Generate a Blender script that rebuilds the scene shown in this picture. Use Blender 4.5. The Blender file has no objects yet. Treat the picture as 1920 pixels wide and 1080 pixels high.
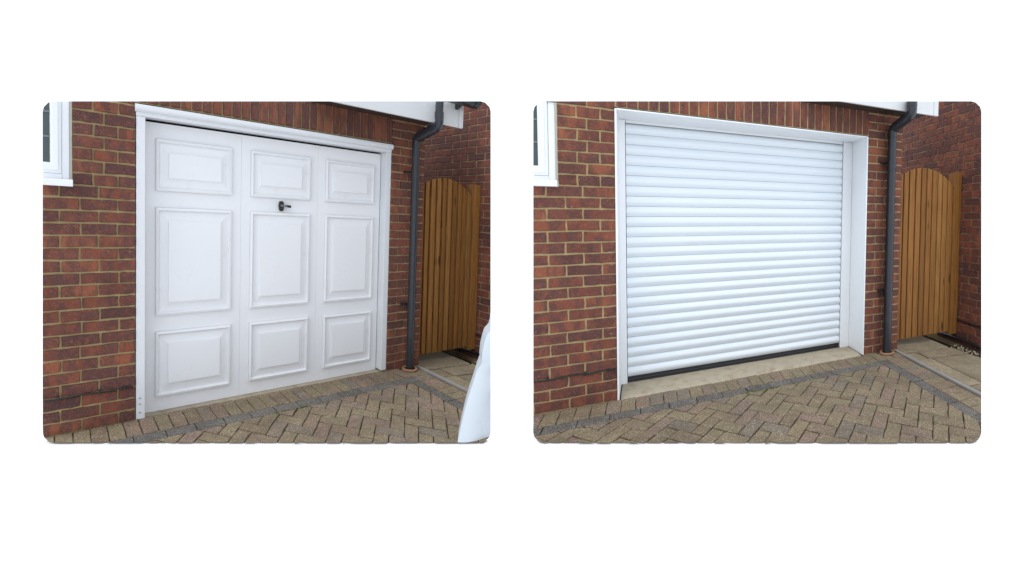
import bpy, bmesh, math, random
from mathutils import Vector, Matrix

# ------------------------------------------------------------------ camera, sky, sun, exposure
scene = bpy.context.scene
COL = scene.collection
EYE = 1.27
cam_data = bpy.data.cameras.new("camera")
cam_data.sensor_width = 36.0
cam_data.lens = 860.0 / 1920.0 * 36.0
cam_data.shift_x = (960.0 - 1300.0) / 1920.0
cam_data.shift_y = (465.1 - 540.0) / 1920.0
cam_data.clip_start = 0.05
cam_data.clip_end = 2000.0
cam = bpy.data.objects.new("camera", cam_data)
COL.objects.link(cam)
cam.location = (0.0, 0.0, EYE)
cam.rotation_euler = (math.radians(90.0) - 0.05318, 0.0, 0.0)
scene.camera = cam

SUN_EL, SUN_AZ = math.radians(58.0), math.radians(205.0)
world = bpy.data.worlds.new("World")
scene.world = world
world.use_nodes = True
wt = world.node_tree
wt.nodes.clear()
w_out = wt.nodes.new("ShaderNodeOutputWorld")
w_bg = wt.nodes.new("ShaderNodeBackground")
w_sky = wt.nodes.new("ShaderNodeTexSky")
w_sky.sky_type = 'NISHITA'
w_sky.sun_disc = False
w_sky.sun_elevation = SUN_EL
w_sky.sun_rotation = SUN_AZ
w_mix = wt.nodes.new("ShaderNodeMix")
w_mix.data_type = 'RGBA'
w_mix.inputs["Factor"].default_value = 0.93          # closed cloud cover over the clear sky
w_mix.inputs["B"].default_value = (10.0, 10.75, 11.9, 1.0)
w_bg.inputs["Strength"].default_value = 0.12
wt.links.new(w_sky.outputs["Color"], w_mix.inputs["A"])
wt.links.new(w_mix.outputs["Result"], w_bg.inputs["Color"])
wt.links.new(w_bg.outputs["Background"], w_out.inputs["Surface"])

sun_data = bpy.data.lights.new("sun", 'SUN')
sun_data.energy = 1.1
sun_data.angle = math.radians(35.0)
sun_data.color = (1.0, 0.98, 0.95)
sun = bpy.data.objects.new("sun", sun_data)
COL.objects.link(sun)
sun.rotation_euler = (math.radians(90.0) - SUN_EL, 0.0, math.radians(-25.0))

vs = scene.view_settings
vs.view_transform = 'Standard'
vs.look = 'None'
vs.exposure = 0.0
vs.gamma = 1.0
vs.use_curve_mapping = False

# ------------------------------------------------------------------ node helpers and materials
MATS = {}


class NT:
    def __init__(self, name):
        self.m = bpy.data.materials.new(name)
        self.m.use_nodes = True
        self.t = self.m.node_tree
        self.t.nodes.clear()
        self.out = self.n("ShaderNodeOutputMaterial")
        self.bsdf = self.n("ShaderNodeBsdfPrincipled")
        self.l(self.bsdf.outputs[0], self.out.inputs[0])
        MATS[name] = self.m

    def n(self, kind, **kw):
        nd = self.t.nodes.new(kind)
        for k, v in kw.items():
            setattr(nd, k, v)
        return nd

    def l(self, a, b):
        self.t.links.new(a, b)

    def co(self, rnd=True, scale=(1, 1, 1)):
        at = self.n("ShaderNodeAttribute", attribute_name="co")
        v = at.outputs["Vector"]
        if scale != (1, 1, 1):
            mp = self.n("ShaderNodeVectorMath", operation='MULTIPLY')
            self.l(v, mp.inputs[0])
            mp.inputs[1].default_value = scale
            v = mp.outputs[0]
        if rnd:
            oi = self.n("ShaderNodeObjectInfo")
            mu = self.n("ShaderNodeMath", operation='MULTIPLY')
            self.l(oi.outputs["Random"], mu.inputs[0])
            mu.inputs[1].default_value = 173.0
            ad = self.n("ShaderNodeVectorMath", operation='ADD')
            self.l(v, ad.inputs[0])
            self.l(mu.outputs[0], ad.inputs[1])
            v = ad.outputs[0]
        return v

    def random(self):
        return self.n("ShaderNodeObjectInfo").outputs["Random"]

    def noise(self, vec, scale, detail=3.0, rough=0.55):
        nd = self.n("ShaderNodeTexNoise")
        nd.inputs["Scale"].default_value = scale
        nd.inputs["Detail"].default_value = detail
        nd.inputs["Roughness"].default_value = rough
        self.l(vec, nd.inputs["Vector"])
        return nd.outputs["Fac"]

    def ramp(self, fac, stops, interp='LINEAR'):
        r = self.n("ShaderNodeValToRGB")
        r.color_ramp.interpolation = interp
        e = r.color_ramp.elements
        while len(e) < len(stops):
            e.new(0.5)
        for i, (p, c) in enumerate(stops):
            e[i].position = p
            e[i].color = (c[0], c[1], c[2], 1.0) if isinstance(c, tuple) else (c, c, c, 1.0)
        self.l(fac, r.inputs["Fac"])
        return r.outputs["Color"]

    def mix(self, fac, a, b, blend='MIX'):
        m = self.n("ShaderNodeMix", data_type='RGBA', blend_type=blend)
        for s, v in (("Factor", fac), ("A", a), ("B", b)):
            if isinstance(v, (int, float)):
                m.inputs[s].default_value = v
            elif isinstance(v, tuple):
                m.inputs[s].default_value = (v[0], v[1], v[2], 1.0)
            else:
                self.l(v, m.inputs[s])
        return m.outputs["Result"]

    def patch(self, c, scale, lo, hi):
        """Large uneven weathering that runs across neighbouring pieces."""
        g = self.n("ShaderNodeNewGeometry")
        f = self.noise(g.outputs["Position"], scale, 5.0, 0.65)
        return self.mix(1.0, c, self.ramp(f, [(0.32, lo), (0.68, hi)]), 'MULTIPLY')

    def bump(self, h, strength, dist):
        b = self.n("ShaderNodeBump")
        b.inputs["Strength"].default_value = strength
        b.inputs["Distance"].default_value = dist
        self.l(h, b.inputs["Height"])
        self.l(b.outputs[0], self.bsdf.inputs["Normal"])

    def base(self, c):
        if isinstance(c, tuple):
            self.bsdf.inputs["Base Color"].default_value = (c[0], c[1], c[2], 1.0)
        else:
            self.l(c, self.bsdf.inputs["Base Color"])

    def rough(self, v, spec=0.5):
        self.bsdf.inputs["Roughness"].default_value = v
        self.bsdf.inputs["Specular IOR Level"].default_value = spec
        return self


def make_brick(name, tint):
    t = NT(name)
    v = t.co()
    base = t.ramp(t.random(), [(0.0, (0.078, 0.037, 0.037)), (0.22, (0.128, 0.048, 0.037)), (0.5, (0.165, 0.056, 0.038)),
                               (0.78, (0.195, 0.064, 0.040)), (1.0, (0.240, 0.085, 0.047))])
    band = t.ramp(t.noise(t.co(scale=(1.0, 0.35, 0.35)), 13.0, 2.0), [(0.42, 0.0), (0.56, 0.75)])
    c = t.mix(band, base, (0.082, 0.042, 0.040))
    blot = t.ramp(t.noise(v, 34.0, 3.0), [(0.52, 0.0), (0.75, 0.5)])
    c = t.mix(blot, c, (0.26, 0.085, 0.036))
    speck = t.ramp(t.noise(v, 120.0, 3.0, 0.7), [(0.55, 0.0), (0.72, 0.62)])
    c = t.mix(speck, c, (0.36, 0.165, 0.095))
    dark = t.ramp(t.noise(v, 95.0, 3.0, 0.7), [(0.30, 0.55), (0.46, 0.0)])
    c = t.mix(dark, c, (0.03, 0.014, 0.012))
    lime = t.ramp(t.noise(v, 26.0, 5.0, 0.75), [(0.63, 0.0), (0.72, 0.55)])
    c = t.mix(lime, c, (0.40, 0.26, 0.17))
    c = t.mix(1.0, c, tint, 'MULTIPLY')
    c = t.patch(c, 3.0, 0.88, 1.22)
    t.base(c)
    h = t.mix(0.5, t.noise(v, 260.0, 3.0), t.noise(v, 90.0, 2.0))
    t.bump(h, 0.7, 0.004)
    t.rough(0.9, 0.25)


make_brick("brick_red", (1.03, 1.0, 0.97))
make_brick("brick_neighbour", (0.98, 0.94, 0.98))


def make_mortar(name, a, b):
    t = NT(name)
    v = t.co(False)
    c = t.mix(t.noise(v, 22.0, 4.0), a, b)
    c = t.mix(t.ramp(t.noise(v, 260.0, 2.0), [(0.58, 0.0), (0.7, 0.6)]), c, (0.42, 0.34, 0.2))
    t.base(c)
    t.bump(t.noise(v, 240.0, 4.0), 0.8, 0.004)
    t.rough(0.95, 0.15)


make_mortar("mortar_sand", (0.31, 0.222, 0.100), (0.47, 0.36, 0.195))
make_mortar("mortar_neighbour", (0.27, 0.19, 0.095), (0.41, 0.305, 0.165))


def make_paver(name, stops, speck_col, speck_amt):
    t = NT(name)
    v = t.co()
    base = t.ramp(t.random(), stops)
    c = t.mix(t.ramp(t.noise(v, 20.0, 4.0), [(0.3, 0.0), (0.75, 0.45)]), base, (0.09, 0.075, 0.05))
    c = t.mix(t.ramp(t.noise(v, 130.0, 3.0, 0.7), [(0.36, 0.7), (0.52, 0.0)]), c, (0.055, 0.042, 0.03))
    c = t.mix(t.ramp(t.noise(v, 150.0, 3.0, 0.7), [(0.53, 0.0), (0.68, 0.5)]), c, speck_col)
    vo = t.n("ShaderNodeTexVoronoi")
    vo.inputs["Scale"].default_value = 62.0
    t.l(v, vo.inputs["Vector"])
    c = t.mix(t.ramp(vo.outputs["Distance"], [(0.12, speck_amt), (0.26, 0.0)]), c, speck_col)
    c = t.patch(c, 3.2, 0.80, 1.22)
    t.base(c)
    t.bump(t.mix(0.5, t.noise(v, 320.0, 3.0), t.noise(v, 110.0, 2.0)), 0.6, 0.003)
    t.rough(0.88, 0.3)


make_paver("paver_brown", [(0.0, (0.185, 0.128, 0.078)), (0.3, (0.235, 0.178, 0.100)), (0.55, (0.215, 0.160, 0.094)),
                           (0.78, (0.230, 0.145, 0.105)), (1.0, (0.175, 0.143, 0.105))], (0.55, 0.48, 0.36), 0.6)
make_paver("paver_charcoal", [(0.0, (0.080, 0.073, 0.066)), (1.0, (0.118, 0.106, 0.094))], (0.5, 0.48, 0.44), 0.5)
make_paver("slab_buff", [(0.0, (0.255, 0.205, 0.130)), (1.0, (0.335, 0.270, 0.172))], (0.12, 0.09, 0.06), 0.5)

t = NT("joint_sand")
v = t.co(False)
c = t.mix(t.noise(v, 14.0, 4.0), (0.024, 0.020, 0.014), (0.075, 0.06, 0.04))
t.base(c)
t.bump(t.noise(v, 300.0, 3.0), 0.8, 0.004)
t.rough(0.95, 0.1)


def make_plain(name, col, rough, spec=0.5, var=0.06, scale=6.0, bump=0.0, bscale=180.0, dirt=None):
    t = NT(name)
    v = t.co(False)
    d = tuple(x * (1.0 - var) for x in col)
    c = t.mix(t.noise(v, scale, 4.0), d, col)
    if dirt:
        c = t.mix(t.ramp(t.noise(v, dirt[0], 5.0, 0.7), [(dirt[1], 0.0), (min(1.0, dirt[1] + 0.16), dirt[2])]), c, dirt[3])
    t.base(c)
    if bump:
        t.bump(t.noise(v, bscale, 3.0), bump, 0.002)
    t.rough(rough, spec)
    return t


make_plain("door_paint", (0.80, 0.80, 0.805), 0.42, 0.4, 0.05, 3.0, 0.0, 40.0, (7.0, 0.58, 0.22, (0.52, 0.51, 0.49)))
make_plain("frame_paint", (0.71, 0.72, 0.73), 0.55, 0.35, 0.08, 9.0, 0.08, 90.0, (26.0, 0.63, 0.5, (0.30, 0.29, 0.28)))
make_plain("fascia_white_shaded", (0.66, 0.665, 0.66), 0.45, 0.4, 0.08, 5.0, 0.0, 50.0, (11.0, 0.6, 0.35, (0.4, 0.39, 0.36)))  # base white darkened to carry the shade of the trimmed-off gutter
make_plain("lining_white", (0.84, 0.86, 0.875), 0.35, 0.5, 0.03, 5.0, 0.0, 50.0, (6.0, 0.62, 0.12, (0.6, 0.6, 0.58)))
make_plain("upvc_white", (0.765, 0.785, 0.80), 0.30, 0.5, 0.02, 4.0)
make_plain("shutter_white", (0.77, 0.825, 0.865), 0.25, 0.5, 0.02, 4.0)
make_plain("sealant", (0.50, 0.47, 0.40), 0.8, 0.2, 0.3, 40.0, 0.6, 120.0)
make_plain("rubber_black", (0.012, 0.012, 0.016), 0.45, 0.5, 0.2)
make_plain("plastic_anthracite", (0.020, 0.023, 0.029), 0.36, 0.5, 0.25, 8.0, 0.0, 100.0, (12.0, 0.55, 0.2, (0.07, 0.07, 0.07)))
make_plain("plastic_black", (0.012, 0.012, 0.013), 0.4, 0.5, 0.2)
make_plain("steel_grey", (0.16, 0.17, 0.18), 0.4, 0.5, 0.2)
make_plain("concrete_sill", (0.47, 0.405, 0.30), 0.9, 0.2, 0.3, 7.0, 0.7, 150.0, (10.0, 0.50, 0.6, (0.26, 0.19, 0.125)))
make_plain("concrete_grey", (0.30, 0.28, 0.25), 0.9, 0.2, 0.3, 12.0, 0.6, 150.0)
make_plain("terracotta", (0.36, 0.19, 0.11), 0.85, 0.2, 0.3, 15.0, 0.5, 120.0)
make_plain("soil_dark", (0.035, 0.026, 0.02), 0.95, 0.1, 0.5, 12.0, 0.8, 90.0)
make_plain("gravel_pale", (0.42, 0.34, 0.22), 0.9, 0.2, 0.4, 90.0)
make_plain("moss_green", (0.085, 0.13, 0.018), 0.95, 0.1, 0.5, 60.0, 1.0, 200.0)
make_plain("white_ground", (0.90, 0.90, 0.90), 0.9, 0.1, 0.01)
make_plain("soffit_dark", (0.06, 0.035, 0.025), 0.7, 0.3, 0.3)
make_plain("interior_dark", (0.02, 0.02, 0.02), 0.9, 0.1, 0.1)  # shade of the unlit garage, put into the backing sheets as near-black
make_plain("plastic_white_scuffed", (0.55, 0.595, 0.63), 0.45, 0.4, 0.06, 3.0, 0.0, 10.0, (9.0, 0.60, 0.35, (0.36, 0.36, 0.35)))

t = NT("window_glass")
v = t.co(False)
t.base(t.mix(t.noise(v, 3.0, 2.0), (0.032, 0.052, 0.050), (0.055, 0.078, 0.074)))
t.rough(0.05, 0.6)

t = NT("gate_wood")
v = t.co(True, (1.0, 1.0, 0.055))
base = t.ramp(t.random(), [(0.0, (0.225, 0.092, 0.020)), (0.5, (0.300, 0.128, 0.028)), (1.0, (0.360, 0.172, 0.044))])
g = t.noise(v, 62.0, 5.0, 0.6)
c = t.mix(t.ramp(g, [(0.40, 0.0), (0.66, 0.6)]), base, (0.105, 0.046, 0.012))
kv = t.co(True, (1.0, 1.0, 0.33))
vo = t.n("ShaderNodeTexVoronoi")
vo.inputs["Scale"].default_value = 7.0
t.l(kv, vo.inputs["Vector"])
c = t.mix(t.ramp(vo.outputs["Distance"], [(0.08, 0.9), (0.16, 0.0)]), c, (0.045, 0.020, 0.008))
t.base(c)
t.bump(g, 0.3, 0.003)
t.rough(0.72, 0.3)

# ------------------------------------------------------------------ the two garage fronts: placing and cut outline
# Each front is laid out in metres: a along the garage front (0 at the left of the door opening), b into the wall, c up.
H_OPEN, W_OPEN = 2.03, 2.27
GAUGE = 0.075


class Site:
    def __init__(self, rot, loc, sx, sy, skew, cuts):
        self.R = Matrix(rot)
        self.t = Vector(loc) + Vector((0.0, 0.0, EYE))
        self.M = Matrix(((sx, skew * sy, 0.0), (0.0, sy, 0.0), (0.0, 0.0, 1.0)))
        self.cuts = [(Vector(c[:3]), c[3]) for c in cuts]
        self.euler = self.R.to_euler()
        self.cache = {}

    def world(self, p):
        return self.R @ (self.M @ Vector(p)) + self.t


BEFORE = Site([[0.585803, -0.808476, 0.056585], [0.809513, 0.587058, 0.007202], [-0.039041, 0.041588, 0.998372]],
              [-3.6263, 2.91694, -1.27612], 0.636525, 1.5, 0.0,
              [[-0.9996, -0.02721, 0.00769, 0.54492], [0.58805, -0.80804, 0.03554, 2.26006], [-0.15634, -0.1647, 0.97388, 1.99469],
               [-0.19916, -0.43239, -0.87942, 0.13076], [-0.96976, -0.05988, 0.2366, 0.96528], [-0.77198, -0.11529, 0.6251, 1.61229],
               [-0.40475, -0.15465, 0.90125, 1.96995], [0.00147, -0.35442, 0.93509, 2.44769], [0.29647, -0.65371, 0.69625, 2.88254],
               [0.52056, -0.80472, 0.28539, 2.64462], [0.48734, -0.84947, -0.20223, 2.08552], [0.23514, -0.78557, -0.57235, 1.46386],
               [-0.04805, -0.58338, -0.81078, 0.62491], [-0.42706, -0.40152, -0.81019, 0.23995], [-0.77063, -0.29093, -0.56701, 0.41088],
               [-0.96886, -0.12825, -0.2118, 0.52027]])
AFTER = Site([[0.892009, -0.452018, -0.000656], [0.452002, 0.891988, -0.007211], [0.003845, 0.006136, 0.999974]],
             [-0.52703, 3.19355, -1.24846], 1.056958, 1.0, 0.38,
             [[-0.97394, -0.226, 0.01906, 0.53444], [0.63598, -0.77082, 0.03681, 2.54155], [-0.11599, -0.25965, 0.95871, 1.99603],
              [-0.20612, -0.45768, -0.86489, 0.27061], [-0.93336, -0.26616, 0.24084, 0.94775], [-0.72617, -0.30646, 0.61543, 1.58749],
              [-0.3613, -0.29271, 0.88532, 1.95776], [0.04597, -0.42163, 0.9056, 2.45815], [0.33565, -0.6615, 0.67064, 2.95332],
              [0.5622, -0.7768, 0.28375, 2.85976], [0.52844, -0.8245, -0.20239, 2.38226], [0.25548, -0.78004, -0.57119, 1.72455],
              [-0.04704, -0.59671, -0.80108, 0.81016], [-0.42323, -0.46439, -0.77795, 0.36039], [-0.73911, -0.419, -0.52741, 0.47886],
              [-0.9314, -0.31005, -0.19071, 0.53472]])

ORIGIN = {}     # object -> its origin in site metres


def props(o, label=None, cat=None, group=None, kind=None):
    if label:
        o["label"] = label
    if cat:
        o["category"] = cat
    if group:
        o["group"] = group
    if kind:
        o["kind"] = kind
    return o


def place(site, o, origin, parent):
    origin = Vector(origin)
    COL.objects.link(o)
    if parent is None:
        o.location = site.world(origin)
        o.rotation_euler = site.euler
    else:
        o.parent = parent
        o.location = site.M @ (origin - ORIGIN[parent.name])
    ORIGIN[o.name] = origin
    return o


def thing(site, name, origin, label, cat, group=None, kind=None):
    o = bpy.data.objects.new(name, None)
    o.empty_display_size = 0.1
    place(site, o, origin, None)
    return props(o, label, cat, group, kind or "thing")


def solid(site, name, verts, faces, mat, parent=None, origin=None, smooth=False, key=None, extra=(), axes=(0, 1, 2), trim=True):
    """One mesh object from vertices in site metres, cut to the outline of its front."""
    vs_ = [Vector(v) for v in verts]
    if origin is None:
        origin = Vector((sum(v.x for v in vs_), sum(v.y for v in vs_), sum(v.z for v in vs_))) / len(vs_)
    origin = Vector(origin)
    cuts = list(extra)
    if trim:
        for n, d in list(site.cuts):
            ds = [n.dot(v) - d for v in vs_]
            if min(ds) > -1e-6:
                return None
            if max(ds) > 0:
                cuts.append((n, d))
    if key is not None and not cuts and key in site.cache:
        me = site.cache[key]
    else:
        bm = bmesh.new()
        bv = [bm.verts.new(v) for v in vs_]
        for f in faces:
            try:
                bm.faces.new([bv[i] for i in f])
            except ValueError:
                pass
        for n, d in cuts:
            ds = [n.dot(v.co) - d for v in bm.verts]
            if not ds or min(ds) > -1e-6:
                bm.free()
                return None
            if max(ds) <= 1e-7:
                continue
            r = bmesh.ops.bisect_plane(bm, geom=bm.verts[:] + bm.edges[:] + bm.faces[:], dist=1e-6,
                                       plane_co=n * d, plane_no=n, clear_outer=True)
            ed = [e for e in r["geom_cut"] if isinstance(e, bmesh.types.BMEdge) and e.is_valid and len(e.link_faces) == 1]
            if ed:
                try:
                    bmesh.ops.holes_fill(bm, edges=ed, sides=0)
                except Exception:
                    pass
        if not bm.faces:
            bm.free()
            return None
        bmesh.ops.recalc_face_normals(bm, faces=bm.faces[:])
        me = bpy.data.meshes.new(name)
        bm.to_mesh(me)
        bm.free()
        co = me.attributes.new("co", 'FLOAT_VECTOR', 'POINT')
        for i, v in enumerate(me.vertices):
            r = v.co - origin
            co.data[i].vector = (r[axes[0]], r[axes[1]], r[axes[2]])
            v.co = site.M @ r
        if smooth:
            for p in me.polygons:
                p.use_smooth = True
            me.set_sharp_from_angle(angle=math.radians(38))
        me.materials.append(MATS[mat])
        me.update()
        if key is not None and not cuts:
            site.cache[key] = me
    o = bpy.data.objects.new(name, me)
    return place(site, o, origin, parent)


# ---- shape makers (return verts, faces in site metres)
def box(a0, a1, b0, b1, c0, c1, bev=0.0):
    if bev <= 0:
        v = [(a, b, c) for a in (a0, a1) for b in (b0, b1) for c in (c0, c1)]
        return v, [(0, 1, 3, 2), (4, 6, 7, 5), (0, 4, 5, 1), (2, 3, 7, 6), (0, 2, 6, 4), (1, 5, 7, 3)]
    bm = bmesh.new()
    bmesh.ops.create_cube(bm, size=1.0)
    for q in bm.verts:
        q.co = Vector((a0 + (q.co.x + 0.5) * (a1 - a0), b0 + (q.co.y + 0.5) * (b1 - b0), c0 + (q.co.z + 0.5) * (c1 - c0)))
    bmesh.ops.bevel(bm, geom=bm.edges[:], offset=bev, segments=2, affect='EDGES', profile=0.6)
    bm.verts.index_update()
    r = [tuple(q.co) for q in bm.verts], [tuple(w.index for w in f.verts) for f in bm.faces]
    bm.free()
    return r


def prism_a(profile, a0, a1):
    """(b, c) outline carried along the front."""
    n = len(profile)
    v = [(a0, b, c) for b, c in profile] + [(a1, b, c) for b, c in profile]
    f = [(i, (i + 1) % n, n + (i + 1) % n, n + i) for i in range(n)] + [tuple(range(n)), tuple(range(n, 2 * n))]
    return v, f


def tube(points, rad, seg=16, cap=True, squash=1.0):
    """Round bar through site points; squash evens the section where a and b run at different scales."""
    pts = [Vector(p) for p in points]
    v, f = [], []
    for i, p in enumerate(pts):
        d = (pts[min(i + 1, len(pts) - 1)] - pts[max(i - 1, 0)]).normalized()
        ref = Vector((1, 0, 0)) if abs(d.x) < 0.9 else Vector((0, 0, 1))
        u = (ref - d * ref.dot(d)).normalized()
        w = d.cross(u)
        for k in range(seg):
            t_ = 2 * math.pi * k / seg
            q = u * math.cos(t_) * rad + w * math.sin(t_) * rad
            v.append(p + Vector((q.x, q.y * squash, q.z)))
    for i in range(len(pts) - 1):
        for k in range(seg):
            f.append((i * seg + k, i * seg + (k + 1) % seg, (i + 1) * seg + (k + 1) % seg, (i + 1) * seg + k))
    if cap:
        f += [tuple(range(seg)), tuple(range((len(pts) - 1) * seg, len(pts) * seg))]
    return v, f


def block(w, h, depth, rnd, jit=0.0016, bev=0.003):
    """A rough rectangular block, face up at z=0 of its own plane, seen from +z; w and h centred."""
    nx, ny = (4, 2) if w >= h else (2, 4)
    per = []
    for i in range(nx):
        per.append((-w / 2 + w * i / nx, -h / 2))
    for i in range(ny):
        per.append((w / 2, -h / 2 + h * i / ny))
    for i in range(nx):
        per.append((w / 2 - w * i / nx, h / 2))
    for i in range(ny):
        per.append((-w / 2, h / 2 - h * i / ny))
    per = [(x + rnd.uniform(-jit, jit), y + rnd.uniform(-jit, jit)) for x, y in per]
    n = len(per)
    sx, sy = 1 - 2 * bev / w, 1 - 2 * bev / h
    v = [(x * sx, y * sy, rnd.uniform(-0.0007, 0.0007)) for x, y in per]
    v += [(x, y, -bev * 0.9) for x, y in per]
    v += [(x, y, -depth) for x, y in per]
    f = [tuple(range(n))]
    for r in range(2):
        f += [(r * n + i, r * n + (i + 1) % n, (r + 1) * n + (i + 1) % n, (r + 1) * n + i) for i in range(n)]
    f.append(tuple(range(2 * n, 3 * n)))
    return v, f


VARIANTS = 7


def lay(site, name, parent, mat, centre, w, h, to_site, kind, depth=0.05, jit=0.0026, bev=0.003, extra=(), axes=(0, 1, 2), rnd=random):
    """Lay one block: to_site maps the block's own (x, y, z) to a site offset."""
    k = rnd.randrange(VARIANTS)
    r2 = random.Random("%s%.4f%.4f%d" % (kind, w, h, k))
    v, f = block(w, h, depth, r2, jit, bev)
    c = Vector(centre)
    vv = [c + Vector(to_site(*p)) for p in v]
    ex = []
    for n, d in extra:
        ds = [n.dot(p) - d for p in vv]
        if min(ds) > -1e-6:
            return None
        if max(ds) > 0:
            ex.append((n, d))
    return solid(site, name, vv, f, mat, parent, origin=c, key=(kind, round(w, 4), round(h, 4), k, mat), extra=ex, axes=axes)


FRONT = lambda x, y, z: (x, -z, y)            # blocks in the garage front
SIDE = lambda x, y, z: (-z, -x, y)            # blocks in the neighbour's wall (faces -a)
FLAT = lambda x, y, z: (x, y, z)              # paving
R2 = math.sqrt(0.5)
DIAG = lambda x, y, z: ((x + y) * R2, (y - x) * R2, z)   # u along (a-b), v along (a+b)


def row_bricks(site, wall, mat, rnd, x0, x1, cuts_x, c0, c1, gap=0.0125, name="brick", map_=FRONT, at=None, kind="brick", axes=(0, 1, 2)):
    xs = [x0] + [x for x in cuts_x if x0 + 0.02 < x < x1 - 0.02] + [x1]
    for i in range(len(xs) - 1):
        l = xs[i] + (gap / 2 if i else 0.0)
        r = xs[i + 1] - (gap / 2 if i < len(xs) - 2 else 0.0)
        if r - l < 0.02:
            continue
        w = round(r - l, 3)
        dz = rnd.uniform(-0.0015, 0.0015)
        lay(site, name, wall, mat, at((l + r) / 2, (c0 + c1) / 2 + rnd.uniform(-0.001, 0.001), dz), w, c1 - c0, map_, kind, rnd=rnd, axes=axes)


# ------------------------------------------------------------------ ground and driveways
def smooth(x):
    x = min(1.0, max(0.0, x))
    return x * x * (3 - 2 * x)


def build_ground():
    xs = [-400, -150, -60, -25, -12] + [-9 + 0.12 * i for i in range(60)] + [-1.8 + 0.03 * i for i in range(44)] + [-0.48 + 0.12 * i for i in range(63)] + [8, 12, 25, 60, 150, 400]
    ys = [-400, -150, -60, -20, -6, -2] + [0.2 + 0.12 * i for i in range(18)] + [2.36 + 0.03 * i for i in range(30)] + [3.26 + 0.12 * i for i in range(45)] + [9.5, 14, 30, 70, 160, 500]

    def level(site, x, y):
        n = site.R @ Vector((0, 0, 1))
        p = site.t
        z = p.z - (n.x * (x - p.x) + n.y * (y - p.y)) / n.z
        loc = site.M.inverted() @ (site.R.inverted() @ (Vector((x, y, z)) - site.t))
        return z, loc

    verts, faces = [], []
    for y in ys:
        for x in xs:
            cx, cy = max(-8.0, min(6.0, x)), max(0.0, min(8.0, y))
            zl, ll = level(BEFORE, cx, cy)
            zr, lr = level(AFTER, cx, cy)
            for s_, l_ in ((BEFORE, ll), (AFTER, lr)):
                n_, d_ = s_.cuts[1]
                dip = 0.13 * smooth((l_.x - 2.70) / 0.2) * smooth((0.14 - (n_.dot(l_) - d_)) / 0.12)
                if s_ is BEFORE:
                    zl -= dip
                else:
                    zr -= dip
            w = smooth((x + 0.395 * max(y, 1.0) + 0.12) / 0.24)
            edge = 2.65 + 0.118 * (x + 3.77) if x < -1.25 else 2.947 - 0.31 * smooth((x + 1.25) / 0.55)
            fall = 2.0 * min(3.0, max(0.0, y - min(2.95, max(2.6, edge))))          # floor shaped to drop behind the two fronts, keeping their shade off it
            verts.append((x, y, zl * (1 - w) + zr * w - 0.0105 - fall))
    nx = len(xs)
    for j in range(len(ys) - 1):
        for i in range(nx - 1):
            faces.append((j * nx + i, j * nx + i + 1, (j + 1) * nx + i + 1, (j + 1) * nx + i))
    me = bpy.data.meshes.new("ground")
    me.from_pydata(verts, [], faces)
    co = me.attributes.new("co", 'FLOAT_VECTOR', 'POINT')
    for i, q in enumerate(verts):
        co.data[i].vector = q
    me.materials.append(MATS["white_ground"])
    o = bpy.data.objects.new("ground", me)
    COL.objects.link(o)
    props(o, "plain white floor around both garage fronts", None, None, "structure")


build_ground()


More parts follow.
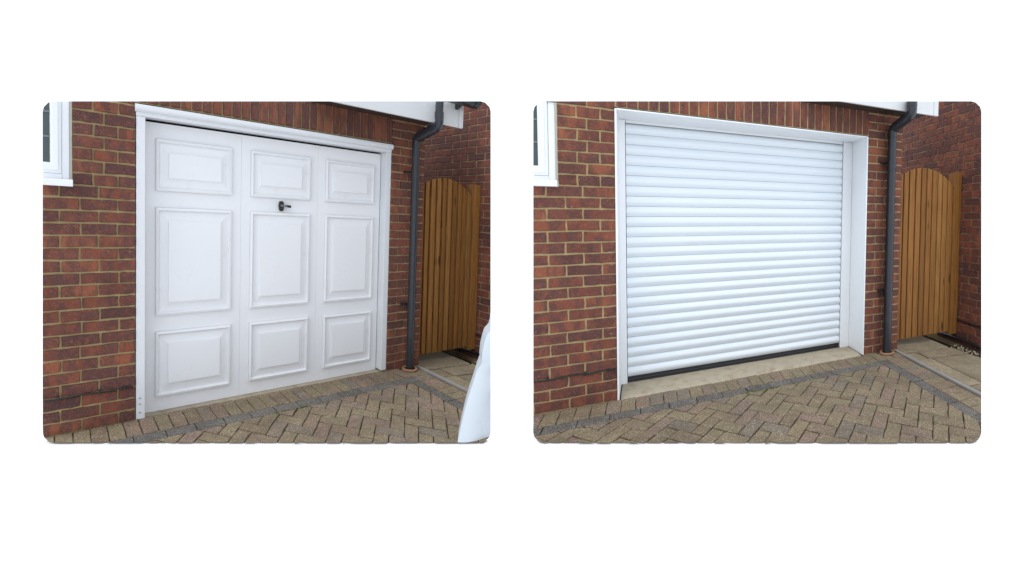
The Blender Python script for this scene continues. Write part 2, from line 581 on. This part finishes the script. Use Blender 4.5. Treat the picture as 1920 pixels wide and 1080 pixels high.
def build_driveway(site, which):
    rnd = random.Random(11)
    drive = thing(site, "driveway", (1.0, -0.5, 0.0), "block paved driveway in front of the " + which, None, None, "structure")
    v, f = box(-0.8, 2.64, -2.4, 0.42, -0.05, -0.0085)
    solid(site, "joint_sand", v, f, "joint_sand", drive)
    # header row along the wall
    x = -0.78
    while x < 2.40:
        hh = 0.193 if site is AFTER else 0.222
        lay(site, "edge_paver", drive, "paver_brown", (x + 0.05, -0.197 + hh / 2 + rnd.uniform(-0.002, 0.002), rnd.uniform(-0.002, 0.001)), 0.0955, hh, FLAT, "head", rnd=rnd)
        x += 0.1
    for q in ((2.47, -0.115), (2.575, -0.115)):
        lay(site, "edge_paver", drive, "paver_brown", (q[0], q[1], 0.0), 0.0955, 0.17, FLAT, "head", rnd=rnd)
    # charcoal band, turning the corner towards the viewer
    x = -0.845
    while x < 2.30:
        w = min(0.2, 2.305 - x)
        if w > 0.05:
            lay(site, "border_paver", drive, "paver_charcoal", (x + w / 2, -0.25, rnd.uniform(-0.001, 0.001)), w - 0.005, 0.096, FLAT, "band", rnd=rnd)
        x += 0.2
    corner = [(Vector((R2, R2, 0.0)), (2.412 - 0.20) * R2)]
    v, f = box(2.305, 2.41, -0.30, -0.203, -0.05, 0.0, 0.003)
    solid(site, "border_paver", v, f, "paver_charcoal", drive)
    y = -0.303
    while y > -1.9:
        lay(site, "border_paver", drive, "paver_charcoal", (2.358, y - 0.1, rnd.uniform(-0.001, 0.001)), 0.097, 0.195, FLAT, "bandv", rnd=rnd)
        y -= 0.2
    # header row beside the concrete edging
    y = -0.205
    while y > -1.8:
        lay(site, "edge_paver", drive, "paver_brown", (2.512, y - 0.05, rnd.uniform(-0.002, 0.001)), 0.193, 0.0955, FLAT, "headv", rnd=rnd)
        y -= 0.1
    # herringbone field, cut along the charcoal band
    lim = [(Vector((0, 1, 0)), -0.304), (Vector((1, 0, 0)), 2.305)]
    u0, v0 = 1.105, 0.545
    for m in range(-8, 10):
        for n in range(-26, 30):
            for kind in ("h", "v"):
                bu, bv = (0, 0) if kind == "h" else (2, 0)
                uu, vv = u0 + 0.1 * (bu - n + 4 * m), v0 + 0.1 * (bv + n)
                w, h = (0.2, 0.1) if kind == "h" else (0.1, 0.2)
                cu, cv = uu + w / 2, vv + h / 2
                a, b = (cu + cv) * R2, (cv - cu) * R2
                if a < -0.95 or a > 2.5 or b > -0.15 or b < -2.4:
                    continue
                lay(site, "paver", drive, "paver_brown", (a, b, rnd.uniform(-0.004, 0.0025)), w - 0.007, h - 0.007, DIAG, "herr" + kind, rnd=rnd, extra=lim)

    # path to the gate
    path = thing(site, "side_path", (3.0, -0.2, 0.0), "buff slab path to the gate beside the " + which, None, None, "structure")
    v, f = box(2.66, 3.64, -1.9, 1.3, -0.16, -0.13)
    solid(site, "soil", v, f, "soil_dark", path)
    slope = lambda a: -0.10 * max(0.0, min(1.0, (a - 2.75) / 0.7)) * 0.25

    def slab(poly, dz=0.0):
        n = len(poly)
        cx, cy = sum(p[0] for p in poly) / n, sum(p[1] for p in poly) / n
        poly = [(p[0] - math.copysign(0.004, p[0] - cx), p[1] - math.copysign(0.005, p[1] - cy)) for p in poly]
        ins = [(cx + (p[0] - cx) * 0.985, cy + (p[1] - cy) * 0.985) for p in poly]
        v = [(p[0], p[1], slope(p[0]) + dz) for p in ins] + [(p[0], p[1], slope(p[0]) + dz - 0.006) for p in poly] + [(p[0], p[1], -0.125) for p in poly]
        f = [tuple(range(n))] + [(r * n + i, r * n + (i + 1) % n, (r + 1) * n + (i + 1) % n, (r + 1) * n + i) for r in range(2) for i in range(n)]
        solid(site, "slab", v, f, "slab_buff", path)

    slab([(2.69, 1.2), (2.69, -0.13), (2.83, -0.145), (3.30, -0.155), (3.30, 1.2)], 0.004)
    slab([(2.69, -0.14), (2.825, -0.155), (2.825, -0.335), (2.69, -0.315)], -0.004)
    slab([(2.835, -0.155), (3.33, -0.165), (3.33, -0.375), (2.835, -0.345)], 0.002)
    slab([(2.69, -0.325), (2.85, -0.345), (2.85, -0.95), (2.69, -0.95)], 0.001)
    slab([(2.86, -0.355), (3.36, -0.385), (3.36, -0.95), (2.86, -0.95)], 0.0)
    slab([(2.69, -0.96), (3.36, -0.96), (3.36, -1.6), (2.69, -1.6)], 0.0)
    v, f = prism_a([(0, 0)], 0, 1) if False else box(2.628, 2.672, -1.9, -0.03, -0.08, 0.012, 0.006)
    e = solid(site, "concrete_edging", v, f, "concrete_grey", None)
    props(e, "narrow grey concrete edging strip between paving and path beside the " + which, "edging", "edging strips")
    # brick plinth course low beside the path and loose gravel
    gv, gf = [], []
    for i in range(150):
        a, b = rnd.uniform(3.335, 3.50), rnd.uniform(-0.75, -0.10)
        s = rnd.uniform(0.006, 0.014)
        c = Vector((a, b, -0.040 + rnd.uniform(-0.01, 0.012)))
        o = len(gv)
        pts = [Vector((1, 0, 0)), Vector((-1, 0, 0)), Vector((0, 1, 0)), Vector((0, -1, 0)), Vector((0, 0, 0.8)), Vector((0, 0, -0.8))]
        gv += [c + Vector((p.x * rnd.uniform(.6, 1.2), p.y * rnd.uniform(.6, 1.2), p.z)) * s for p in pts]
        gf += [tuple(o + i for i in t_) for t_ in ((0, 2, 4), (2, 1, 4), (1, 3, 4), (3, 0, 4), (2, 0, 5), (1, 2, 5), (3, 1, 5), (0, 3, 5))]
    g = solid(site, "gravel", gv, gf, "gravel_pale", None)
    if g:
        props(g, "loose pale gravel at the foot of the neighbour's wall by the " + which, "gravel", None, "stuff")
    v, f = box(3.34, 3.60, -1.6, -0.09, -0.13, -0.047)
    solid(site, "soil", v, f, "soil_dark", path)
    # moss in the joints of the band
    mv, mf = [], []
    for i in range(60):
        a = rnd.gauss(1.02, 0.085)
        b = -0.306 + rnd.uniform(-0.006, 0.004)
        if rnd.random() < 0.12:
            a, b = rnd.uniform(0.95, 1.5), -0.20
        s = rnd.uniform(0.005, 0.013)
        o = len(mv)
        mv += [(a - s * 1.6, b, -0.006), (a, b - s, -0.006), (a + s * 1.6, b, -0.006), (a, b + s, -0.006), (a, b, s * 0.6)]
        mf += [(o, o + 1, o + 4), (o + 1, o + 2, o + 4), (o + 2, o + 3, o + 4), (o + 3, o, o + 4)]
    g = solid(site, "moss", mv, mf, "moss_green", None)
    if g:
        props(g, "green moss in the charcoal band joints before the " + which, "moss", None, "stuff")


# ------------------------------------------------------------------ brick walls
def build_walls(site, which):
    rnd = random.Random(5)
    wall = thing(site, "garage_wall", (1.1, 0.06, 0.0), "red brick garage wall around the " + which, "wall", "red brick garage walls")
    D = 0.10
    B0 = 0.007      # mortar face behind the brick faces
    # mortar slabs behind the bricks
    for (a0, a1, c0, c1) in ((-0.8, -0.001, -0.05, 1.487), (-0.379, -0.001, 1.487, 2.035), (-0.8, W_OPEN, 2.037, 2.62), (W_OPEN + 0.001, 2.698, -0.05, 2.036), (W_OPEN, 2.698, 2.037, 2.62)):
        v, f = box(a0, a1, B0, D, c0, c1)
        solid(site, "mortar", v, f, "mortar_sand", wall, axes=(0, 1, 2))
    v, f = box(2.60, 2.694, 0.02, 1.3, -0.1, 2.62)
    solid(site, "flank", v, f, "brick_red", wall)
    at = lambda x, c, dz: (x, dz, c)
    for k in range(0, 36):
        c0, c1 = k * GAUGE + 0.005, (k + 1) * GAUGE - 0.007
        odd = (k % 2 == 0)
        # left of the opening
        if k <= 19:
            xs = [-0.108 - 0.222 * i for i in range(4)] if odd else [-0.222 - 0.222 * i for i in range(4)]
            row_bricks(site, wall, "brick_red", rnd, -0.80, -0.002, sorted(x + rnd.uniform(-0.006, 0.006) for x in xs), c0, c1, at=at)
        elif k < 27:
            xs = [-0.108, -0.255] if odd else [-0.190]
            row_bricks(site, wall, "brick_red", rnd, -0.372, -0.002, sorted(x + rnd.uniform(-0.004, 0.004) for x in xs), c0, c1, at=at)
        else:
            xs = [-0.108, -0.255] if odd else [-0.190]
            row_bricks(site, wall, "brick_red", rnd, -0.80, -0.012, sorted(xs), c0, c1, at=at)
        # pier right of the opening
        if odd:
            xs = [W_OPEN + 0.112, W_OPEN + 0.325]
        else:
            xs = [W_OPEN + 0.215]
        row_bricks(site, wall, "brick_red", rnd, W_OPEN + 0.004, 2.70, xs, c0, c1, at=at)
    # soldier course over the opening
    n = 30
    p = (W_OPEN + 0.006) / n
    for i in range(n):
        lay(site, "soldier_brick", wall, "brick_red", (-0.002 + p * (i + 0.5), rnd.uniform(-0.0015, 0.0015), 2.052 + 0.1075), p - 0.0115, 0.215, FRONT, "soldier", rnd=rnd)
    for k in range(3):
        pass
    # neighbour's wall, facing the garage passage
    nb = thing(site, "neighbour_wall", (3.63, 0.5, -0.1), "tall dark red brick wall behind the wooden gate by the " + which, "wall", "neighbour's brick walls")
    A = 3.62
    v, f = box(A + 0.009, A + 0.09, -1.7, 1.35, -0.16, 2.72)
    solid(site, "mortar", v, f, "mortar_neighbour", nb, axes=(1, 0, 2))
    at = lambda x, c, dz: (A + dz, -x, c)
    for k in range(-1, 37):
        c0, c1 = k * 0.0752 + 0.004, (k + 1) * 0.0752 - 0.006
        lo = -1.25 if k >= 20 else -0.35
        off = (0.0 if k % 2 else 0.1135) + rnd.uniform(-0.004, 0.004)
        xs = [off - 1.362 + 0.227 * i for i in range(14)]
        row_bricks(site, nb, "brick_neighbour", rnd, lo, 1.6, xs, c0, c1, map_=SIDE, at=at, kind="nb", axes=(1, 0, 2))


# ------------------------------------------------------------------ window
def build_window(site, which):
    w = thing(site, "window", (-0.5, 0.02, 1.49), "white framed window at upper left of the " + which, "window", "white casement windows")
    v, f = box(-0.80, -0.371, -0.045, 0.09, 1.488, 1.529, 0.004)
    solid(site, "sill", v, f, "upvc_white", w)
    v, f = box(-0.388, -0.3745, 0.004, 0.06, 1.53, 2.3)
    solid(site, "sealant_bead", v, f, "sealant", w)
    v, f = box(-0.428, -0.388, 0.010, 0.08, 1.53, 2.3, 0.003)
    fr = solid(site, "frame", v, f, "upvc_white", w)
    v, f = box(-0.80, -0.4285, 0.010, 0.08, 1.53, 1.556, 0.003)
    solid(site, "frame", v, f, "upvc_white", w)
    # opening light with mitred, stepped section
    def member(vert):
        pr = [(0.0, 0.020), (0.004, 0.006), (0.018, 0.004), (0.022, 0.0), (0.052, 0.0), (0.062, 0.012), (0.066, 0.03)]
        v = []
        for i, (d, b) in enumerate(pr):
            if vert:
                v += [(-0.430 - d, b, 1.558 + d), (-0.430 - d, b, 2.35)]
            else:
                v += [(-0.430 - d, b, 1.558 + d), (-0.85, b, 1.558 + d)]
        f = [(2 * i, 2 * i + 1, 2 * i + 3, 2 * i + 2) for i in range(len(pr) - 1)]
        return v, f
    for vert in (True, False):
        v, f = member(vert)
        solid(site, "sash", v, f, "upvc_white", w, smooth=False)
    v, f = box(-0.85, -0.494, 0.028, 0.034, 1.622, 2.4)
    solid(site, "glass", v, f, "window_glass", w)
    for c in (1.772, 1.915):
        v, f = box(-0.85, -0.495, 0.022, 0.029, c - 0.006, c + 0.006)
        solid(site, "glazing_bar", v, f, "steel_grey", w)


# ------------------------------------------------------------------ eaves, gutter, downpipe
def build_eaves(site, which, squash):
    fa = thing(site, "fascia", (2.0, -0.24, 2.235), "white fascia board under the eaves above the " + which, "fascia", "white eaves boards")
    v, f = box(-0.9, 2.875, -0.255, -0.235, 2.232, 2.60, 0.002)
    solid(site, "board", v, f, "fascia_white_shaded", fa)
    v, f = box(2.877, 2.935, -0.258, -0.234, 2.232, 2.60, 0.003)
    solid(site, "end_board", v, f, "fascia_white_shaded", fa)
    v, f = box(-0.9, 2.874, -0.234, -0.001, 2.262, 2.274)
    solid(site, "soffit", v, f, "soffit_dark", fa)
    # gutter
    g = thing(site, "gutter", (2.6, -0.33, 2.43), "black half round gutter on the fascia above the " + which, "gutter", "black gutters")
    pr = []
    for i in range(13):
        t_ = math.pi * i / 12
        pr.append((-0.325 + 0.062 * math.cos(t_), 2.475 - 0.062 * math.sin(t_)))
    inner = [(-0.325 + 0.056 * math.cos(math.pi * i / 12), 2.475 - 0.056 * math.sin(math.pi * i / 12)) for i in range(12, -1, -1)]
    v, f = prism_a(pr + inner, 1.6, 2.985)
    solid(site, "trough", v, f, "plastic_black", g, smooth=True)
    cap = [(-0.325 + 0.067 * math.cos(math.pi * i / 12), 2.477 - 0.067 * math.sin(math.pi * i / 12)) for i in range(13)]
    v, f = prism_a(cap, 2.965, 3.035)
    solid(site, "end_cap", v, f, "plastic_black", g, smooth=True)
    v, f = prism_a([(-0.258, 2.50), (-0.258, 2.385), (-0.275, 2.385), (-0.39, 2.46), (-0.39, 2.50)], 2.815, 2.845)
    solid(site, "bracket", v, f, "plastic_black", g)
    v, f = prism_a([(-0.258 + 0, 2.48)] + [(-0.325 + 0.072 * math.cos(math.pi * i / 12), 2.475 - 0.072 * math.sin(math.pi * i / 12)) for i in range(13)], 2.50, 2.60)
    solid(site, "outlet", v, f, "plastic_black", g, smooth=True)
    # downpipe
    d = thing(site, "downpipe", (2.515, -0.06, 0.0), "dark grey downpipe on the brick pier beside the " + which, "downpipe", "dark grey downpipes")
    rad = 0.043
    top, low = Vector((2.553, -0.305, 2.40)), Vector((2.512, -0.065, 2.09))
    e1, e2 = Vector((2.553, -0.305, 2.245)), Vector((2.514, -0.065, 2.135))

    def pipe(name, pts, r, seg=20):
        v, f = tube(pts, r, seg, True, squash)
        return solid(site, name, v, f, "plastic_anthracite", d, smooth=True)

    pipe("pipe", [(2.553, -0.305, 2.62), (2.553, -0.305, 2.30)], rad)
    up = [Vector((2.553, -0.305, 2.315))]
    P = [Vector((2.553, -0.305, 2.27)), Vector((2.553, -0.305, 2.225)), Vector((2.548, -0.27, 2.185)), Vector((2.520, -0.10, 2.125)), Vector((2.514, -0.066, 2.085)), Vector((2.513, -0.065, 2.03))]
    path = []
    for i in range(len(P) - 1):
        p0, p1, p2, p3 = P[max(0, i - 1)], P[i], P[i + 1], P[min(len(P) - 1, i + 2)]
        for s in range(5):
            q = s / 5.0
            path.append(0.5 * ((2 * p1) + (p2 - p0) * q + (2 * p0 - 5 * p1 + 4 * p2 - p3) * q * q + (3 * p1 - p0 - 3 * p2 + p3) * q ** 3))
    path.append(P[-1])
    pipe("bend", path, rad * 1.10)
    pipe("socket", [(2.553, -0.305, 2.315), (2.553, -0.305, 2.262)], rad * 1.17)
    pipe("pipe", [(2.513, -0.065, 2.05), (2.513, -0.065, 0.012)], rad)
    for c in (1.785, 0.585):
        pipe("socket", [(2.513, -0.065, c - 0.035), (2.513, -0.065, c + 0.012)], rad * 1.10)
        cl = pipe("clip", [(2.513, -0.065, c + 0.012), (2.513, -0.065, c + 0.030)], rad * 1.17)
        v, f = box(2.418, 2.50, -0.045, -0.002, c + 0.012, c + 0.028, 0.003)
        solid(site, "clip_arm", v, f, "plastic_black", d)
    # gully ring
    ring = []
    r_ = thing(site, "gully_ring", (2.50, -0.07, 0.0), "terracotta gully ring at the foot of the downpipe by the " + which, "drain ring", "gully rings")
    v, f = [], []
    N, K = 28, 8
    for i in range(N):
        t_ = 2 * math.pi * i / N
        for k in range(K):
            s = 2 * math.pi * k / K
            rr = 0.070 + 0.014 * math.cos(s)
            v.append((2.512 + rr * math.cos(t_), -0.068 + rr * 0.8 * math.sin(t_), 0.012 + 0.012 * math.sin(s)))
    for i in range(N):
        for k in range(K):
            f.append((i * K + k, ((i + 1) % N) * K + k, ((i + 1) % N) * K + (k + 1) % K, i * K + (k + 1) % K))
    solid(site, "ring", v, f, "terracotta", r_, smooth=True)
    v, f = tube([(2.512, -0.068, 0.002), (2.512, -0.068, 0.008)], 0.06, 20, True, 0.8)
    solid(site, "grate", v, f, "soil_dark", r_)


# ------------------------------------------------------------------ gate
def build_gate(site, which):
    rnd = random.Random(21)
    g = thing(site, "garden_gate", (3.1, 0.06, 0.07), "arched wooden board gate in the passage beside the " + which, "gate", "arched wooden gates")
    edges = [2.702, 2.773, 2.850, 2.938, 3.020, 3.098, 3.180, 3.262, 3.338, 3.416, 3.500]
    top = lambda a: 1.80 - 0.155 * abs((a - 3.06) / 0.42) ** 2.1
    for i in range(len(edges) - 1):
        a0, a1 = edges[i] + 0.003, edges[i + 1] - 0.003
        fb, lap = 0.042, 0.009          # feather-edge boards: thick left edge over the thin edge of the next
        outline = [(a0, fb + 0.003), (a0 + 0.004, fb), (a1 - 0.006, fb + lap), (a1, fb + lap + 0.004), (a1, fb + lap + 0.012), (a0, fb + 0.024)]
        bot = 0.072 + rnd.uniform(-0.004, 0.004)
        v = [(a, b, bot) for a, b in outline] + [(a, b, max(1.3, top(a))) for a, b in outline]
        m = len(outline)
        f = [(k, (k + 1) % m, m + (k + 1) % m, m + k) for k in range(m)] + [tuple(range(m)), tuple(range(m, 2 * m))]
        solid(site, "board", v, f, "gate_wood", g)
    for c in (0.35, 1.35):
        v, f = box(2.71, 3.49, 0.078, 0.11, c, c + 0.1)
        solid(site, "ledge", v, f, "gate_wood", g)
    for c in (1.50, 1.44):
        v, f = box(2.703, 2.722, 0.028, 0.046, c - 0.012, c + 0.012, 0.003)
        solid(site, "hinge_pin", v, f, "plastic_black", g)
    p = thing(site, "gate_post", (3.56, 0.08, 0.02), "square timber gate post against the neighbour's wall by the " + which, "post", "timber gate posts")
    v, f = box(3.502, 3.617, 0.035, 0.13, 0.035, 1.768, 0.004)
    solid(site, "post", v, f, "gate_wood", p)


# ------------------------------------------------------------------ panelled door (before)
def build_panel_door(site):
    rnd = random.Random(3)
    fr = thing(site, "door_frame", (1.13, 0.04, 0.0), "weathered white timber frame around the panelled garage door", "door frame")
    v, f = box(0.004, 0.064, 0.004, 0.115, 0.0, 1.962, 0.003)
    solid(site, "jamb", v, f, "frame_paint", fr)
    v, f = box(2.208, 2.268, 0.004, 0.115, 0.012, 1.962, 0.003)
    solid(site, "jamb", v, f, "frame_paint", fr)
    v, f = box(0.003, 2.268, 0.002, 0.115, 1.9625, 2.028, 0.002)
    solid(site, "head", v, f, "frame_paint", fr)
    v, f = prism_a([(0.004, 2.034), (-0.010, 2.034), (-0.016, 2.030), (-0.018, 2.012), (-0.016, 2.000), (-0.008, 1.990), (0.001, 1.986), (0.004, 1.986)], -0.004, 2.275)
    solid(site, "moulding", v, f, "frame_paint", fr, smooth=True)
    v, f = box(-0.006, 2.277, -0.004, 0.03, 2.0345, 2.040)
    solid(site, "flashing", v, f, "plastic_black", fr)
    for c in (0.14, 0.10, 0.045):
        v, f = tube([(0.030, 0.0035, c), (0.030, 0.0005, c)], 0.005, 8)
        solid(site, "screw", v, f, "concrete_grey", fr)
    # near-black sheet for the unlit room, so the gaps round the leaf are black
    d = thing(site, "garage_door", (1.14, 0.09, 0.0), "white nine panel up and over garage door with black handle", "garage door")
    seams = [0.076, 0.792, 1.502, 2.203]
    FB = 0.080
    for i in range(3):
        a0, a1 = seams[i] + 0.0002, seams[i + 1] - 0.0002
        v, f = box(a0, a1, FB, FB + 0.03, -0.003, 1.946, 0.0012)
        sec = solid(site, "door_section", v, f, "door_paint", d)
    cols = [(0.146, 0.715), (0.872, 1.425), (1.581, 2.127)]
    rows = [(1.497, 1.841), (0.655, 1.387), (0.094, 0.546)]
    prof = [(0.0, 0.0), (0.002, 0.0105), (0.016, 0.0135), (0.018, 0.0130), (0.0285, 0.0), (0.040, 0.0005), (0.088, 0.0060), (0.0883, 0.0130), (0.094, 0.0135)]
    for (a0, a1) in cols:
        for (c0, c1) in rows:
            v, f = [], []
            for ins, h in prof:
                b = FB - 0.0012 - h
                v += [(a0 + ins, b, c0 + ins), (a1 - ins, b, c0 + ins), (a1 - ins, b, c1 - ins), (a0 + ins, b, c1 - ins)]
            for r in range(len(prof) - 1):
                for k in range(4):
                    f.append((4 * r + k, 4 * r + (k + 1) % 4, 4 * r + 4 + (k + 1) % 4, 4 * r + 4 + k))
            e = 4 * (len(prof) - 1)
            f.append((e, e + 1, e + 2, e + 3))
            solid(site, "door_panel", v, f, "door_paint", d)
    # handle: upright escutcheon with a turned lever
    hd = solid(site, "handle", *rounded_plate(1.146, 1.438, 0.046, 0.078, FB - 0.014, FB - 0.0005), "plastic_black", d)
    v, f = box(1.128, 1.190, FB - 0.035, FB - 0.0145, 1.434, 1.450, 0.005)
    solid(site, "lever", v, f, "steel_grey", hd)
    v, f = tube([(1.112, FB - 0.022, 1.441), (1.128, FB - 0.022, 1.441)], 0.007, 10)
    solid(site, "spindle", v, f, "plastic_black", hd)
    v, f = tube([(1.185, FB - 0.025, 1.442), (1.200, FB - 0.026, 1.440), (1.215, FB - 0.027, 1.438), (1.224, FB - 0.028, 1.437)], 0.010, 12)
    solid(site, "grip", v, f, "plastic_black", hd, smooth=True)
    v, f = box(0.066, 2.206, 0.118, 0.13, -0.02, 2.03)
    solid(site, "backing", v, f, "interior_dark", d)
    s = solid(site, "concrete_strip", *box(0.0, 2.27, 0.002, 0.116, -0.04, -0.0045, 0.002), "concrete_sill", None)
    props(s, "thin rough concrete strip under the panelled garage door", "threshold")


def rounded_plate(ca, cc, w, h, b0, b1):
    pts = []
    for k in range(20):
        t_ = 2 * math.pi * k / 20
        x, y = math.cos(t_), math.sin(t_)
        sgn = lambda q: (q > 0) - (q < 0)
        pts.append((ca + sgn(x) * abs(x) ** 0.6 * w / 2, cc + sgn(y) * abs(y) ** 0.6 * h / 2))
    n = len(pts)
    v = [(a, b0 + 0.003, c) for a, c in pts]
    v = [(ca + (a - ca) * 0.88, b0, cc + (c - cc) * 0.92) for a, c in pts] + v + [(a, b1, c) for a, c in pts]
    f = [tuple(range(n))] + [(r * n + i, r * n + (i + 1) % n, (r + 1) * n + (i + 1) % n, (r + 1) * n + i) for r in range(2) for i in range(n)]
    return v, f


# ------------------------------------------------------------------ roller shutter (after)
def build_shutter(site):
    FB = 0.30
    d = thing(site, "roller_shutter", (1.13, FB, 0.0), "white ribbed roller shutter garage door with black bottom seal", "garage door")
    for a0, a1 in ((-0.05, 0.048), (2.138, 2.248)):
        v, f = box(a0, a1, FB - 0.03, FB + 0.05, 0.004, 2.026, 0.004)
        solid(site, "guide_rail", v, f, "lining_white", d)
    A0, A1 = 0.052, 2.132
    c = 0.049
    pitch = 0.0783
    k = 0
    while c < 2.0:
        top = c + pitch
        pr = []
        # curved face with a short flat joint at the top
        N = 14
        for i in range(N + 1):
            s = i / N
            pr.append((FB - 0.001 - 0.021 * math.sin(math.pi * (0.05 + 0.90 * s)), c + 0.0012 + s * (pitch - 0.0055)))
        pr += [(FB + 0.004, top - 0.0038), (FB + 0.004, top + 0.0008), (FB + 0.012, top + 0.0008), (FB + 0.012, c + 0.0012)]
        v, f = prism_a(pr, A0, A1)
        solid(site, "slat", v, f, "shutter_white", d, smooth=True, key=None)
        for aa in (A0, A1):
            pass
        c = top
        k += 1
    v, f = prism_a([(FB - 0.004, 0.0485), (FB - 0.006, 0.03), (FB - 0.010, 0.024), (FB - 0.006, 0.018), (FB - 0.008, 0.003), (FB + 0.02, 0.003), (FB + 0.02, 0.0485)], A0 - 0.003, A1 + 0.003)
    solid(site, "bottom_seal", v, f, "rubber_black", d)
    v, f = box(A0, A1, FB - 0.018, FB - 0.013, 2.006, 2.027)
    solid(site, "head_strip", v, f, "upvc_white", d)
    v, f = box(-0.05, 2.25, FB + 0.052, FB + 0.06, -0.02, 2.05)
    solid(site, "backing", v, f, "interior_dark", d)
    # uPVC lining of the opening
    t_ = thing(site, "opening_lining", (1.13, 0.1, 0.0), "smooth white plastic lining around the roller shutter opening", "door lining")
    v, f = box(-0.010, 0.003, -0.008, FB - 0.031, 0.0, 2.034, 0.002)
    solid(site, "side_lining", v, f, "lining_white", t_)
    v, f = box(2.249, 2.262, -0.008, FB + 0.03, 0.004, 2.034, 0.002)
    solid(site, "side_lining", v, f, "lining_white", t_)
    v, f = box(0.0035, 2.2485, -0.008, FB + 0.03, 2.0275, 2.036, 0.001)
    solid(site, "head_lining", v, f, "lining_white", t_)
    v, f = box(-0.012, 2.264, -0.002, 0.05, 2.0365, 2.042)
    solid(site, "flashing", v, f, "plastic_black", t_)
    # concrete sill with a worn front
    n = 46
    rnd = random.Random(8)
    v, f = [], []
    for i in range(n + 1):
        a = 0.012 + (2.240 - 0.012) * i / n
        e = rnd.uniform(-0.006, 0.006) + (0.02 if i in (0, n) else 0.0)
        v += [(a, FB + 0.04, 0.002), (a, 0.06 + e, 0.006), (a, 0.02 + e, 0.004), (a, -0.012 + e, -0.004 + rnd.uniform(-0.001, 0.001)), (a, -0.03 + e, -0.010), (a, -0.03 + e, -0.03)]
    for i in range(n):
        for k in range(5):
            f.append((6 * i + k, 6 * i + k + 1, 6 * (i + 1) + k + 1, 6 * (i + 1) + k))
    s = solid(site, "concrete_sill", v, f, "concrete_sill", None, smooth=True)
    props(s, "worn pale concrete sill under the roller shutter", "threshold")


# ------------------------------------------------------------------ cables and the white container
def build_cables(site, which):
    rnd = random.Random(2)
    pts = []
    for i in range(13):
        a = -0.62 + 0.606 * i / 12
        pts.append((a, -0.006, 0.2265 + 0.003 * math.sin(i * 1.3) - 0.012 * max(0.0, -a - 0.25)))
    v, f = tube(pts, 0.0048, 8)
    c = solid(site, "cable", v, f, "plastic_black", None, smooth=True)
    props(c, "thin black cable along the brickwork left of the " + which, "cable", "cables on the garage walls")
    for a in (-0.46, -0.225, -0.07):
        v, f = box(a - 0.006, a + 0.006, -0.013, 0.002, 0.216, 0.240, 0.002)
        solid(site, "clip", v, f, "plastic_black", c) if c else None
    pts = [(3.612, 0.3 - 0.1 * i, 0.190 + 0.004 * math.sin(i)) for i in range(14)]
    v, f = tube(pts, 0.007, 8)
    c = solid(site, "cable", v, f, "plastic_black", None, smooth=True)
    if c:
        props(c, "black cable across the neighbour's wall right of the gate by the " + which, "cable", "cables on the neighbour's walls")
    pts = [(3.600, 0.3 - 0.1 * i, -0.018 + 0.012 * math.sin(0.5 * i)) for i in range(14)]
    v, f = tube(pts, 0.016, 10)
    c = solid(site, "drain_hose", v, f, "plastic_black", None, smooth=True)
    if c:
        props(c, "thick black hose low on the neighbour's wall by the " + which, "hose", "hoses by the path")


def build_container(site):
    b = -1.17
    prof = [(1.971, -0.051), (1.998, 0.045), (2.036, 0.16), (2.077, 0.252), (2.124, 0.344), (2.153, 0.406), (2.180, 0.455), (2.1815, 0.462), (2.176, 0.470),
            (2.183, 0.544), (2.197, 0.588), (2.220, 0.640), (2.232, 0.652), (2.258, 0.668), (2.276, 0.682), (2.286, 0.712), (2.300, 0.80), (2.42, 0.82)]
    k = (b + 3.06) / (-1.1 + 3.06)
    sweep = Vector((0.79, 0.61, 0.0))
    v, f = [], []
    outline = []
    for a, c in prof:
        outline.append((-0.45 + (a + 0.45) * k, 1.458 + (c - 1.458) * k))
    cols = [0.0, 0.006, 0.02, 0.06, 0.14, 0.3, 0.5]
    n = len(cols)
    for a, c in outline:
        for q in cols:
            bulge = 0.05 * (1 - math.exp(-q / 0.06)) + (0.018 if c > 0.47 else 0.0)
            v.append(Vector((a + q, b, c)) + Vector((0.0, -bulge, 0.0)) * 1.0)
        v.append(Vector((a, b, c)) + sweep * 0.18)
    w = n + 1
    for r in range(len(outline) - 1):
        for i in range(n - 1):
            f.append((r * w + i, r * w + i + 1, (r + 1) * w + i + 1, (r + 1) * w + i))
        f.append((r * w + n, r * w, (r + 1) * w, (r + 1) * w + n))
    e = (len(outline) - 1) * w
    o = solid(site, "plastic_container", v, f, "plastic_white_scuffed", None, smooth=True)
    props(o, "scuffed white plastic body with a stepped shoulder at the driveway's right edge", "container")


def drop_empty():
    for o in list(bpy.data.objects):
        if o.type == 'EMPTY' and not o.children:
            bpy.data.objects.remove(o)


for site, which, squash in ((BEFORE, "panelled garage door", 0.62), (AFTER, "roller shutter", 1.0)):
    build_driveway(site, which)
    build_walls(site, which)
    build_window(site, which)
    build_eaves(site, which, squash)
    build_gate(site, which)
    build_cables(site, which)
build_panel_door(BEFORE)
build_container(BEFORE)
build_shutter(AFTER)
drop_empty()
